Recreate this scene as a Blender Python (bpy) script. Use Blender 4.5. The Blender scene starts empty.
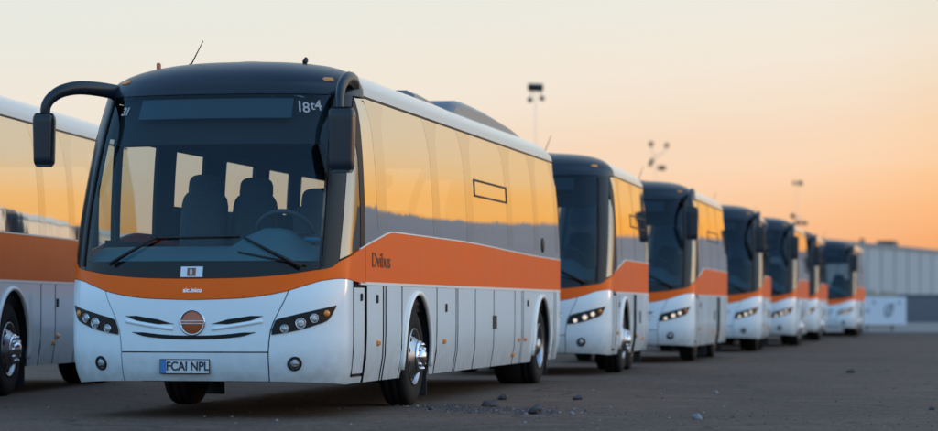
import bpy, math, random
from mathutils import Vector, Matrix
random.seed(7)
SC = bpy.context.scene
COL = SC.collection
R = math.radians

# ------------------------------------------------------------------ camera
cam = bpy.data.cameras.new('camera'); cam_o = bpy.data.objects.new('camera', cam); COL.objects.link(cam_o)
cam_o.location = (0, 0, 1.0); cam_o.rotation_euler = (R(90), 0, 0)
cam.sensor_width = 36; cam.lens = 2600 / 938 * 36; cam.shift_y = 92.5 / 938
cam.clip_start = .1; cam.clip_end = 9000
cam.dof.use_dof = True; cam.dof.focus_distance = 25.5; cam.dof.aperture_fstop = 1.4; cam.dof.aperture_blades = 0
SC.camera = cam_o

# ------------------------------------------------------------------ world
SUN_AZ, SUN_EL = 60, 0.5
W = bpy.data.worlds.new('World'); SC.world = W; W.use_nodes = True
nt = W.node_tree; nt.nodes.clear()
def wn(t, **k):
    n = nt.nodes.new(t)
    for a, b in k.items(): setattr(n, a, b)
    return n
def wm(op, a, b=None):
    n = wn('ShaderNodeMath', operation=op)
    for i, v in enumerate((a, b)):
        if v is None: continue
        if isinstance(v, (int, float)): n.inputs[i].default_value = v
        else: nt.links.new(v, n.inputs[i])
    return n.outputs[0]
def s2l(c): return tuple(((v/255)/12.92 if v/255 <= .04045 else ((v/255+.055)/1.055)**2.4) for v in c)
AWAY = 2.0
def ramp(fac, stops, gain=1.0):
    n = wn('ShaderNodeValToRGB'); e = n.color_ramp.elements
    while len(e) < len(stops): e.new(.5)
    for i, (p, c) in enumerate(stops):
        e[i].position = p; e[i].color = (*[v*gain for v in s2l(c)], 1)
    nt.links.new(fac, n.inputs[0]); return n.outputs[0]
tc = wn('ShaderNodeTexCoord'); sp = wn('ShaderNodeSeparateXYZ'); nt.links.new(tc.outputs['Generated'], sp.inputs[0])
el = wm('MULTIPLY', wm('ARCSINE', sp.outputs['Z']), 180 / math.pi)
az = wm('MULTIPLY', wm('ARCTAN2', sp.outputs['X'], sp.outputs['Y']), 180 / math.pi)
# soft streaks of thin high haze so the gradient is not perfectly even
nz = wn('ShaderNodeTexNoise'); mp = wn('ShaderNodeMapping'); mp.inputs['Scale'].default_value = (5, 5, 60)
nt.links.new(tc.outputs['Generated'], mp.inputs[0]); nt.links.new(mp.outputs[0], nz.inputs['Vector'])
nz.inputs['Scale'].default_value = 1.0; nz.inputs['Detail'].default_value = 3
strk = wm('MULTIPLY', wm('SUBTRACT', nz.outputs['Fac'], .5), 1.3)
azc = wm('MINIMUM', wm('MAXIMUM', az, -40), 24)
elw = wm('ADD', wm('SUBTRACT', el, wm('MULTIPLY', azc, .10)), strk)
near = ramp(wm('DIVIDE', wm('ADD', elw, 3), 63), [
    (0/63, (238, 158, 112)), (3/63, (246, 175, 127)), (4.2/63, (250, 194, 149)), (5.3/63, (251, 212, 180)), (6.5/63, (245, 220, 198)),
    (7.8/63, (243, 232, 219)), (10/63, (234, 235, 228)), (14/63, (228, 233, 231)), (22/63, (190, 208, 222)), (45/63, (130, 168, 210)), (1, (105, 148, 200))])
away = ramp(wm('DIVIDE', wm('ADD', el, 0), 60), [
    (0, (145, 165, 192)), (6/60, (168, 190, 212)), (12/60, (160, 196, 226)), (25/60, (138, 188, 228)), (45/60, (106, 160, 212)), (1, (112, 146, 186))], AWAY)
glow = ramp(wm('DIVIDE', wm('ADD', wm('ADD', el, strk), 3), 63), [
    (0/63, (244, 132, 52)), (4.2/63, (253, 156, 60)), (5.6/63, (252, 176, 82)), (6.8/63, (246, 192, 124)), (8.0/63, (235, 203, 162)),
    (9.5/63, (222, 209, 187)), (12/63, (212, 210, 200)), (18/63, (198, 204, 202)), (26/63, (182, 200, 214)), (45/63, (140, 172, 206)), (1, (118, 152, 194))])
gm = wn('ShaderNodeMapRange', interpolation_type='SMOOTHSTEP'); nt.links.new(az, gm.inputs[0]); gm.inputs[1].default_value = 7; gm.inputs[2].default_value = 17
gx = wn('ShaderNodeMix', data_type='RGBA'); nt.links.new(gm.outputs[0], gx.inputs[0]); nt.links.new(near, gx.inputs[6]); nt.links.new(glow, gx.inputs[7]); near = gx.outputs[2]
# the brightest part of the afterglow lies well off to the right of the row
bm = wn('ShaderNodeMapRange', interpolation_type='SMOOTHSTEP'); nt.links.new(az, bm.inputs[0]); bm.inputs[1].default_value = 32; bm.inputs[2].default_value = 62; bm.inputs[3].default_value = 1; bm.inputs[4].default_value = 3.1
vs_ = wn('ShaderNodeVectorMath', operation='SCALE'); nt.links.new(near, vs_.inputs[0]); nt.links.new(bm.outputs[0], vs_.inputs['Scale']); near = vs_.outputs[0]
# 1 facing the glow, 0 facing away from it
cosd = wm('COSINE', wm('MULTIPLY', wm('SUBTRACT', az, 42), math.pi / 180))
mr = wn('ShaderNodeMapRange', interpolation_type='SMOOTHSTEP'); nt.links.new(cosd, mr.inputs[0])
mr.inputs[1].default_value = -.3; mr.inputs[2].default_value = .6
mx = wn('ShaderNodeMix', data_type='RGBA'); nt.links.new(mr.outputs[0], mx.inputs[0]); nt.links.new(away, mx.inputs[6]); nt.links.new(near, mx.inputs[7])
bg1 = wn('ShaderNodeBackground'); nt.links.new(mx.outputs[2], bg1.inputs[0]); bg1.inputs[1].default_value = 0.93
sky = wn('ShaderNodeTexSky', sky_type='NISHITA'); sky.sun_disc = False
sky.sun_elevation = R(SUN_EL); sky.sun_rotation = R(SUN_AZ)
bg2 = wn('ShaderNodeBackground'); nt.links.new(sky.outputs[0], bg2.inputs[0]); bg2.inputs[1].default_value = 0.05
ad = wn('ShaderNodeAddShader'); nt.links.new(bg1.outputs[0], ad.inputs[0]); nt.links.new(bg2.outputs[0], ad.inputs[1])
wo = wn('ShaderNodeOutputWorld'); nt.links.new(ad.outputs[0], wo.inputs[0])

sun = bpy.data.lights.new('sun', 'SUN'); sun_o = bpy.data.objects.new('sun', sun); COL.objects.link(sun_o)
sun.energy = 0.5; sun.angle = R(10); sun.color = (1, .62, .36)
sun_o.rotation_euler = Vector((math.sin(R(SUN_AZ))*math.cos(R(SUN_EL)), math.cos(R(SUN_AZ))*math.cos(R(SUN_EL)), math.sin(R(SUN_EL)))).to_track_quat('Z', 'Y').to_euler()

SC.render.engine = 'CYCLES'
SC.cycles.max_bounces = 10; SC.cycles.transparent_max_bounces = 24; SC.cycles.glossy_bounces = 6
SC.view_settings.view_transform = 'Standard'; SC.view_settings.look = 'None'
SC.view_settings.exposure = 0.0; SC.view_settings.gamma = 1; SC.view_settings.use_curve_mapping = False

# ------------------------------------------------------------------ materials
MATS = {}
def mat(name, col, rough=.5, metal=0, coat=0, spec=.5, var=0, vscale=3, bump=0, bscale=40, dirt=0, emit=0, rvar=0):
    m = bpy.data.materials.new(name); m.use_nodes = True; t = m.node_tree; n = t.nodes; l = t.links
    p = n['Principled BSDF']; p.inputs['Base Color'].default_value = (*col, 1); p.inputs['Roughness'].default_value = rough
    p.inputs['Metallic'].default_value = metal; p.inputs['Coat Weight'].default_value = coat; p.inputs['Coat Roughness'].default_value = .05
    p.inputs['Specular IOR Level'].default_value = spec
    if emit: p.inputs['Emission Color'].default_value = (*col, 1); p.inputs['Emission Strength'].default_value = emit
    tcn = n.new('ShaderNodeTexCoord')
    if var or dirt or rvar:
        no = n.new('ShaderNodeTexNoise'); no.inputs['Scale'].default_value = vscale; no.inputs['Detail'].default_value = 8; no.inputs['Roughness'].default_value = .65
        l.new(tcn.outputs['Object'], no.inputs['Vector'])
    if var or dirt:
        mxn = n.new('ShaderNodeMix'); mxn.data_type = 'RGBA'; l.new(no.outputs['Fac'], mxn.inputs[0])
        mxn.inputs[6].default_value = (*[c*(1-var) for c in col], 1); mxn.inputs[7].default_value = (*[min(1, c*(1+var)) for c in col], 1)
        out = mxn.outputs[2]
        if dirt:   # road dust thrown up onto the lower panels
            sx = n.new('ShaderNodeSeparateXYZ'); l.new(tcn.outputs['Object'], sx.inputs[0])
            mrn = n.new('ShaderNodeMapRange'); l.new(sx.outputs['Z'], mrn.inputs[0])
            mrn.inputs[1].default_value = .75; mrn.inputs[2].default_value = .25; mrn.inputs[3].default_value = 0; mrn.inputs[4].default_value = dirt
            n2 = n.new('ShaderNodeTexNoise'); n2.inputs['Scale'].default_value = 9; n2.inputs['Detail'].default_value = 6; l.new(tcn.outputs['Object'], n2.inputs['Vector'])
            mu = n.new('ShaderNodeMath'); mu.operation = 'MULTIPLY'; l.new(mrn.outputs[0], mu.inputs[0]); l.new(n2.outputs['Fac'], mu.inputs[1])
            m2 = n.new('ShaderNodeMix'); m2.data_type = 'RGBA'; l.new(mu.outputs[0], m2.inputs[0]); l.new(out, m2.inputs[6]); m2.inputs[7].default_value = (.16, .14, .12, 1)
            out = m2.outputs[2]
        l.new(out, p.inputs['Base Color'])
    if rvar:
        mrr = n.new('ShaderNodeMapRange'); l.new(no.outputs['Fac'], mrr.inputs[0]); mrr.inputs[1].default_value = .3; mrr.inputs[2].default_value = .7
        mrr.inputs[3].default_value = max(0, rough-rvar); mrr.inputs[4].default_value = rough+rvar; l.new(mrr.outputs[0], p.inputs['Roughness'])
    if bump:
        nb = n.new('ShaderNodeTexNoise'); nb.inputs['Scale'].default_value = bscale; nb.inputs['Detail'].default_value = 5; l.new(tcn.outputs['Object'], nb.inputs['Vector'])
        b = n.new('ShaderNodeBump'); b.inputs['Strength'].default_value = bump; b.inputs['Distance'].default_value = .02
        l.new(nb.outputs['Fac'], b.inputs['Height']); l.new(b.outputs[0], p.inputs['Normal'])
    MATS[name] = m; return m
def glass(name, refl, tint, rcol=(.95, .95, .95), wave=.0, rough=.0, fres=.0):
    m = bpy.data.materials.new(name); m.use_nodes = True; t = m.node_tree; n = t.nodes; l = t.links; n.clear()
    g = n.new('ShaderNodeBsdfGlossy'); g.inputs['Color'].default_value = (*rcol, 1); g.inputs['Roughness'].default_value = rough
    tr = n.new('ShaderNodeBsdfTransparent'); tr.inputs['Color'].default_value = (*tint, 1)
    mxs = n.new('ShaderNodeMixShader'); l.new(tr.outputs[0], mxs.inputs[1]); l.new(g.outputs[0], mxs.inputs[2])
    fr = n.new('ShaderNodeLayerWeight'); pw = n.new('ShaderNodeMath'); pw.operation = 'POWER'; l.new(fr.outputs['Facing'], pw.inputs[0]); pw.inputs[1].default_value = 5
    ma = n.new('ShaderNodeMath'); ma.operation = 'MULTIPLY_ADD'; l.new(pw.outputs[0], ma.inputs[0]); ma.inputs[1].default_value = fres; ma.inputs[2].default_value = refl
    ma.use_clamp = True; l.new(ma.outputs[0], mxs.inputs[0])
    if wave:
        tcn = n.new('ShaderNodeTexCoord'); no = n.new('ShaderNodeTexNoise'); no.inputs['Scale'].default_value = 1.3; no.inputs['Detail'].default_value = 2; l.new(tcn.outputs['Object'], no.inputs['Vector'])
        b = n.new('ShaderNodeBump'); b.inputs['Strength'].default_value = wave; b.inputs['Distance'].default_value = .02; l.new(no.outputs['Fac'], b.inputs['Height']); l.new(b.outputs[0], g.inputs['Normal'])
    o = n.new('ShaderNodeOutputMaterial'); l.new(mxs.outputs[0], o.inputs[0]); MATS[name] = m; return m

M = MATS
mat('white_paint', (.70, .785, .825), .32, coat=.5, var=.02, vscale=2.2, dirt=.8)
mat('roof_paint', (.42, .44, .47), .25, coat=.8, var=.04, vscale=3)
mat('orange_paint', (.88, .122, .001), .36, coat=.0, spec=.18, var=.04, vscale=2, rvar=.06)
mat('cap_paint', (.009, .016, .024), .30, coat=.12, spec=.3, var=.15, vscale=2)
mat('black_gloss', (.006, .007, .009), .22, spec=.28)
mat('black_plastic', (.009, .009, .010), .55, spec=.3, var=.2, vscale=20)
mat('rubber', (.016, .016, .016), .75, var=.25, vscale=14, bump=.3, bscale=60)
mat('tyre', (.013, .012, .012), .85, spec=.25, var=.35, vscale=9, bump=.3, bscale=50)
mat('underbody', (.008, .008, .008), .9)
mat('chrome', (.62, .63, .65), .20, metal=1, rvar=.08, vscale=9)
mat('alloy', (.38, .39, .41), .34, metal=1, rvar=.1, vscale=7, var=.1)
mat('dark_steel', (.06, .06, .06), .6, metal=.5)
mat('trim', (.86, .82, .76), .35, coat=.2)
mat('amber', (.75, .23, .02), .25, coat=.5)
mat('lamp_black', (.006, .007, .008), .32, spec=.3)
mat('reflector', (.40, .43, .46), .22, metal=1, var=.25, vscale=60, bump=.6, bscale=90)
mat('plate_white', (.55, .57, .60), .45, var=.08, vscale=30)
mat('plate_blue', (.03, .16, .42), .45)
mat('ink', (.012, .012, .014), .5)
mat('number_white', (.40, .37, .35), .5)
mat('sticker_white', (.66, .70, .76), .5)
mat('sticker_brown', (.22, .08, .05), .5)
mat('dark_brown_ink', (.11, .035, .012), .5)
mat('badge_red', (.40, .085, .02), .35, coat=.4, var=.2, vscale=25)
mat('display', (.035, .085, .11), .35)
mat('interior', (.014, .018, .022), .75)
mat('dash', (.10, .19, .22), .55, var=.15, vscale=6)
mat('seat', (.07, .095, .11), .85, var=.35, vscale=40)
mat('pillar_pale', (.62, .55, .44), .6)
mat('pod_paint', (.14, .15, .17), .38, coat=.2, var=.06, vscale=4)
mat('blue_cloth', (.05, .25, .42), .7)
glass('windscreen_glass', .03, (.57, .65, .66), (.80, .92, 1.0), wave=.05, fres=.9)
glass('window_glass', .76, (.55, .50, .43), (.97, .96, .94), wave=.12, rough=.03, fres=.35)
glass('tinted_windscreen', .03, (.34, .40, .43), (.80, .92, 1.0), wave=.05, fres=.9)
glass('driver_glass', .24, (.40, .36, .32), (.97, .93, .88), wave=.08, fres=.3)
glass('clear_glass', .04, (.86, .88, .86), fres=.5)
glass('lens_glass', .10, (.95, .95, .95), fres=.8)
def band():
    m = bpy.data.materials.new('window_band'); m.use_nodes = True; t = m.node_tree; n = t.nodes; l = t.links; n.clear()
    g = n.new('ShaderNodeBsdfGlossy'); g.inputs['Roughness'].default_value = .04; g.inputs['Color'].default_value = (.97, .95, .92, 1)
    d = n.new('ShaderNodeBsdfDiffuse'); d.inputs['Color'].default_value = (.09, .07, .045, 1); x = n.new('ShaderNodeMixShader'); x.inputs[0].default_value = .80
    l.new(d.outputs[0], x.inputs[1]); l.new(g.outputs[0], x.inputs[2]); o = n.new('ShaderNodeOutputMaterial'); l.new(x.outputs[0], o.inputs[0]); M['window_band'] = m
band()
mat('glint_lens', (.60, .48, .35), .3, emit=1.3)  # glow caught by the headlight reflectors, put into the lens as warm emission
mat('wheel_grey', (.09, .10, .11), .45, spec=.5)
# ------------------------------------------------------------------ mesh helpers
class MB:
    def __init__(s): s.v = []; s.f = []; s.mi = []; s.sm = []
    def face(s, ids, mi=0, sm=False): s.f.append(tuple(ids)); s.mi.append(mi); s.sm.append(sm)
    def add(s, pts): b = len(s.v); s.v += [tuple(p) for p in pts]; return b
    def box(s, c, size, mi=0, rot=None, bev=0):
        hx, hy, hz = (d/2 for d in size); b = min(bev, hx*.9, hy*.9, hz*.9)
        rm = rot or Matrix.Identity(3); C = Vector(c)
        if b <= 0:
            q = [Vector((x, y, z)) for x in (-hx, hx) for y in (-hy, hy) for z in (-hz, hz)]
            o = s.add([C + rm @ p for p in q])
            for f in ((0, 1, 3, 2), (4, 6, 7, 5), (0, 4, 5, 1), (2, 3, 7, 6), (0, 2, 6, 4), (1, 5, 7, 3)): s.face([o+i for i in f], mi)
            return
        idx = {}
        for sx in (-1, 1):
            for sy in (-1, 1):
                for sz in (-1, 1):
                    for a in range(3):
                        p = Vector((sx*(hx - (0 if a == 0 else b)), sy*(hy - (0 if a == 1 else b)), sz*(hz - (0 if a == 2 else b))))
                        idx[sx, sy, sz, a] = s.add([C + rm @ p])
        def F(keys):
            ids = [idx[k] for k in keys]; P = [Vector(s.v[i]) for i in ids]; n = (P[1]-P[0]).cross(P[2]-P[0]); ctr = sum(P, Vector())/len(P) - C
            s.face(ids if n.dot(ctr) > 0 else ids[::-1], mi)
        for g in (-1, 1):
            F([(g, -1, -1, 0), (g, 1, -1, 0), (g, 1, 1, 0), (g, -1, 1, 0)]); F([(-1, g, -1, 1), (1, g, -1, 1), (1, g, 1, 1), (-1, g, 1, 1)]); F([(-1, -1, g, 2), (1, -1, g, 2), (1, 1, g, 2), (-1, 1, g, 2)])
            for h in (-1, 1):
                F([(g, h, -1, 0), (g, h, 1, 0), (g, h, 1, 1), (g, h, -1, 1)]); F([(g, -1, h, 0), (g, 1, h, 0), (g, 1, h, 2), (g, -1, h, 2)]); F([(-1, g, h, 1), (1, g, h, 1), (1, g, h, 2), (-1, g, h, 2)])
                for k in (-1, 1): F([(g, h, k, 0), (g, h, k, 1), (g, h, k, 2)])
    def tube(s, pts, r, mi=0, n=10, sx=1.0, cap=True):
        pts = [Vector(p) for p in pts]; rs = r if isinstance(r, (list, tuple)) else [r]*len(pts); up = Vector((0, 0, 1)); prev = None; base = None
        for i, p in enumerate(pts):
            d = (pts[min(i+1, len(pts)-1)] - pts[max(i-1, 0)]).normalized()
            a = (prev if prev else (up if abs(d.z) < .95 else Vector((1, 0, 0)))); a = (a - d*a.dot(d)).normalized(); prev = a; b = d.cross(a)
            o = s.add([p + (a*math.cos(2*math.pi*k/n) + b*math.sin(2*math.pi*k/n)*sx)*rs[i] for k in range(n)])
            if base is not None:
                for k in range(n): s.face((base+k, base+(k+1) % n, o+(k+1) % n, o+k), mi, True)
            elif cap: s.face([o+k for k in range(n)][::-1], mi)
            base = o
        if cap: s.face([base+k for k in range(n)], mi)
    def lathe(s, prof, c, ax=(1, 0, 0), n=36, mi=0, flip=False, sm=True):
        """prof: (distance along axis, radius)"""
        A = Vector(ax).normalized(); t = Vector((0, 0, 1)) if abs(A.z) < .9 else Vector((0, 1, 0)); u = (t - A*t.dot(A)).normalized(); w = A.cross(u); C = Vector(c); rows = []
        for (x, r) in prof:
            rows.append(s.add([C + A*x + (u*math.cos(2*math.pi*k/n) + w*math.sin(2*math.pi*k/n))*max(r, .0005) for k in range(n)]))
        for a, b in zip(rows, rows[1:]):
            for k in range(n):
                q = (a+k, a+(k+1) % n, b+(k+1) % n, b+k); s.face(q[::-1] if flip else q, mi, sm)
    def build(s, name, mats, parent=None):
        me = bpy.data.meshes.new(name); me.from_pydata(s.v, [], s.f)
        if not isinstance(mats, (list, tuple)): mats = [mats]
        for m in mats: me.materials.append(M[m] if isinstance(m, str) else m)
        me.polygons.foreach_set('material_index', s.mi); me.polygons.foreach_set('use_smooth', s.sm); me.update()
        o = bpy.data.objects.new(name, me); COL.objects.link(o)
        if parent: o.parent = parent
        return o
def empty(name, loc=(0, 0, 0), rz=0):
    o = bpy.data.objects.new(name, None); COL.objects.link(o); o.location = loc; o.rotation_euler = (0, 0, rz); o.empty_display_size = .3; return o
def tag(o, label=None, cat=None, group=None, kind=None):
    if label: o['label'] = label
    if cat: o['category'] = cat
    if group: o['group'] = group
    if kind: o['kind'] = kind
    return o

# ------------------------------------------------------------------ coach shell: body as one smooth surface pt(S, z)
F=2600.0; CAMZ=1.0; HZ=308.0
def lerp(a,b,t): return a+(b-a)*t
def interp(x, tab):
    # monotone-ish smooth (catmull) interpolation of a table [(x,y),...]
    if x<=tab[0][0]: return tab[0][1]
    if x>=tab[-1][0]: return tab[-1][1]
    for i in range(len(tab)-1):
        if x<=tab[i+1][0]:
            x0,y0=tab[i]; x1,y1=tab[i+1]; h=x1-x0; t=(x-x0)/h
            def sl(j):
                if j==0 or j==len(tab)-1:
                    k=min(max(j,1),len(tab)-1); return (tab[k][1]-tab[k-1][1])/(tab[k][0]-tab[k-1][0])
                a=(tab[j][1]-tab[j-1][1])/(tab[j][0]-tab[j-1][0]); b=(tab[j+1][1]-tab[j][1])/(tab[j+1][0]-tab[j][0])
                return 0 if a*b<=0 else 2*a*b/(a+b)
            m0=sl(i)*h; m1=sl(i+1)*h
            return ((2*t**3-3*t*t+1)*y0+(t**3-2*t*t+t)*m0+(-2*t**3+3*t*t)*y1+(t**3-t*t)*m1)
HW=[(.28,1.27),(.45,1.305),(.7,1.32),(1.7,1.32),(2.3,1.30),(3.0,1.245)]
VR=[(.28,.10),(.42,.03),(.6,0),(1.05,0),(1.28,.03),(1.7,.15),(2.2,.34),(2.7,.58),(3.0,.76)]
VB=[(.28,.05),(.6,0),(1.7,0),(2.4,.07),(3.0,.28)]
AF=.62; NX=2.6; V1=2.7
class Shell:
    def __init__(s,L): s.L=L; s.AR=.32
    def prof(s,z):
        if z<=3.0: return interp(z,HW),interp(z,VR),interp(z,VB),z
        ph=min((z-3.0)/.3,1)*math.pi/2; k=1-math.cos(ph)
        return 1.245-.80*k, .76+.90*k+.1*math.sin(ph), .28+.7*k+.05*math.sin(ph), 3.0+.37*math.sin(ph)
    # S in [-1,1] front arc, beyond: side, S_end..: rear corner
    def dv(s,z):   # v0
        return s.prof(z)[1]+AF
    def pt(s,S,z):
        hw,vr,vb,zz=s.prof(z); sg=1 if S>=0 else -1; a=abs(S)
        if a<=1:
            al=a*math.pi/2
            u=hw*math.sin(al)**(2/NX) if a>0 else 0
            v=vr+AF*(1-math.cos(al))
            return (sg*u,v,zz)
        d=a-1; v0=vr+AF; D1=V1-.62
        if d<D1: v=lerp(v0,V1,d/D1)
        else: v=V1+(d-D1)
        vend=s.L-vb-s.AR
        if v<=vend: return (sg*hw,v,zz)
        e=v-vend   # rear arc: radius AR, then straight to centre
        arc=s.AR*math.pi/2
        if e<arc:
            b=e/s.AR
            return (sg*(hw-s.AR*(1-math.cos(b))), vend+s.AR*math.sin(b), zz)
        return (sg*max(0,hw-s.AR-(e-arc)), vend+s.AR, zz)
    def Sv(s,v,z):   # side S giving this v (positive side)
        v0=s.dv(z); D1=V1-.62
        if v<v0: # on front arc
            c=1-(v-s.prof(z)[1])/AF
            return math.acos(max(-1,min(1,c)))/(math.pi/2)
        if v<V1: return 1+D1*(v-v0)/(V1-v0)
        return 1+D1+(v-V1)
    def Su(s,u,z):
        hw=s.prof(z)[0]; r=min(1,abs(u)/hw)
        return math.copysign(math.asin(r**(NX/2))/(math.pi/2),u)
    def rear(s): return 1+(V1-.62)+(s.L-V1)
def place(px,Zc,tan,hw=1.32):
    """origin (front-centre, ground) of a bus whose right side plane at v=AF appears at px,Zc"""
    th=math.atan(tan); X=(px-469)/F*Zc
    c,sn=math.cos(th),math.sin(th)
    return (X-hw*c-AF*sn, Zc+hw*sn-AF*c, th)
def nrm(sh, S, z):
    e = .004
    a = Vector(sh.pt(S+e, z)) - Vector(sh.pt(S-e, z)); b = Vector(sh.pt(S, z+e)) - Vector(sh.pt(S, z-e)); n = a.cross(b)
    if n.length < 1e-9: return Vector((0, -1, 0))
    n.normalize(); return n
def spot(sh, S, z, off=0):
    return Vector(sh.pt(S, z)) + nrm(sh, S, z)*off
def sheet(mb, P, N, th, mi=0, mi_rim=None):
    """grid of points P[i][j] with normals N becomes a plate of thickness th"""
    ni, nj = len(P), len(P[0]); mr_ = mi if mi_rim is None else mi_rim
    flat = [p for r in P for p in r]; o = mb.add(flat)
    inn = [P[i][j] - N[i][j]*th for i in range(ni) for j in range(nj)]; q = mb.add(inn)
    i0, j0 = ni//2, nj//2; i1, j1 = max(i0-1, 0), max(j0-1, 0)
    a = P[i0][j1]-P[i1][j1]; b = P[i1][j0]-P[i1][j1]; flip = a.cross(b).dot(N[i1][j1]) < 0
    def F(ids, m, sm): mb.face(ids[::-1] if flip else ids, m, sm)
    for i in range(ni-1):
        for j in range(nj-1):
            k = (i*nj+j, (i+1)*nj+j, (i+1)*nj+j+1, i*nj+j+1)
            F([o+x for x in k], mi, True)
            if th > 0: F([q+x for x in k][::-1], mi, True)
    if th <= 0: return
    ring = [(i, 0) for i in range(ni)] + [(ni-1, j) for j in range(1, nj)] + [(i, nj-1) for i in range(ni-2, -1, -1)] + [(0, j) for j in range(nj-2, 0, -1)]
    ro = mb.add([P[i][j] for i, j in ring]); ri = mb.add([P[i][j]-N[i][j]*th for i, j in ring]); n = len(ring)
    for k in range(n): F([ro+(k+1) % n, ro+k, ri+k, ri+(k+1) % n], mr_, False)
def cl(f): return f if callable(f) else (lambda x: f)
def patchS(mb, sh, slo, shi, zlo, zhi, ns=12, nz=4, off=0, th=.02, mi=0, mirror=False):
    slo, shi, zlo, zhi = map(cl, (slo, shi, zlo, zhi)); P = []; N = []
    for i in range(ns+1):
        a = i/ns; rp = []; rn = []
        for j in range(nz+1):
            b = j/nz; z = 1.5; S = lerp(slo(z), shi(z), a)
            for _ in range(5): z = lerp(zlo(S), zhi(S), b); S = lerp(slo(z), shi(z), a)
            n = nrm(sh, S, z); p = Vector(sh.pt(S, z)) + n*off
            if mirror: n = Vector((-n.x, n.y, n.z)); p = Vector((-p.x, p.y, p.z))
            rp.append(p); rn.append(n)
        P.append(rp); N.append(rn)
    sheet(mb, P, N, th, mi)
def patchV(mb, sh, vs, zlo, zhi, nz=4, off=0, th=.02, mi=0, mirror=False, rim=None):
    zlo, zhi = cl(zlo), cl(zhi); P = []; N = []
    for v in vs:
        rp = []; rn = []
        for j in range(nz+1):
            z = lerp(zlo(v), zhi(v), j/nz); S = sh.Sv(v, z); n = nrm(sh, S, z); p = Vector(sh.pt(S, z)) + n*off
            if mirror: n = Vector((-n.x, n.y, n.z)); p = Vector((-p.x, p.y, p.z))
            rp.append(p); rn.append(n)
        P.append(rp); N.append(rn)
    sheet(mb, P, N, th, mi, rim)
def vrange(a, b, step=.35):
    n = max(1, int(math.ceil((b-a)/step))); return [lerp(a, b, i/n) for i in range(n+1)]
def text_mesh(txt, size, sx=1.0, thick=.002, bold=.022):
    cu = bpy.data.curves.new('lettering', 'FONT'); cu.body = txt; cu.size = size; cu.align_x = 'CENTER'; cu.align_y = 'CENTER'; cu.extrude = thick; cu.offset = size*bold
    o = bpy.data.objects.new('lettering', cu); COL.objects.link(o); dg = bpy.context.evaluated_depsgraph_get()
    me = bpy.data.meshes.new_from_object(o.evaluated_get(dg)); bpy.data.objects.remove(o); bpy.data.curves.remove(cu)
    for v in me.vertices: v.co.x *= sx
    return me
def put_text(name, txt, size, sx, m, parent, p, xd, n, bold=.022):
    me = text_mesh(txt, size, sx, .002, bold); xd = Vector(xd).normalized(); n = Vector(n); n = (n - xd*n.dot(xd)).normalized(); yd = n.cross(xd)
    mw = Matrix(((xd.x, yd.x, n.x, p[0]), (xd.y, yd.y, n.y, p[1]), (xd.z, yd.z, n.z, p[2]), (0, 0, 0, 1))); me.transform(mw); me.materials.clear(); me.materials.append(M[m])
    o = bpy.data.objects.new(name, me); COL.objects.link(o); o.parent = parent; return o
def text_on(sh, name, txt, size, sx, m, parent, S, z, off, bold=.022):
    p = spot(sh, S, z, off); xd = Vector(sh.pt(S+.02, z)) - Vector(sh.pt(S-.02, z)); return put_text(name, txt, size, sx, m, parent, p, xd, nrm(sh, S, z), bold)

OBT = [(0, 1.076), (.154, 1.090), (.354, 1.144), (.50, 1.210), (.621, 1.252), (.795, 1.270), (1.2, 1.242), (1.55, 1.228)]
OTT = [(0, 1.262), (.15, 1.270), (.32, 1.292), (.524, 1.334), (.68, 1.366), (.78, 1.430), (1.34, 1.553), (1.52, 1.578), (1.6, 1.588)]
OTV = [(1.2, 1.578), (1.8, 1.668), (2.22, 1.726), (2.4, 1.738), (5.2, 1.738), (11.5, 1.665), (15, 1.65)]
OB = lambda S: interp(abs(S), OBT)
OT = lambda S: interp(abs(S), OTT)
OTv = lambda v: interp(v, OTV)
SK = .30; ZB = 1.222
def skirt_front(S): return lerp(.34, SK, min(1, abs(S)/.9)**2)

def disc(mb, c, n, r, h, mi=0, seg=18, dome=0):
    prof = [(-.004, r), (h, r), (h+dome*.6, r*.72), (h+dome*.9, r*.4), (h+dome, 0)] if dome else [(-.004, r), (h, r), (h, 0)]
    mb.lathe(prof, c, n, seg, mi)

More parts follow.
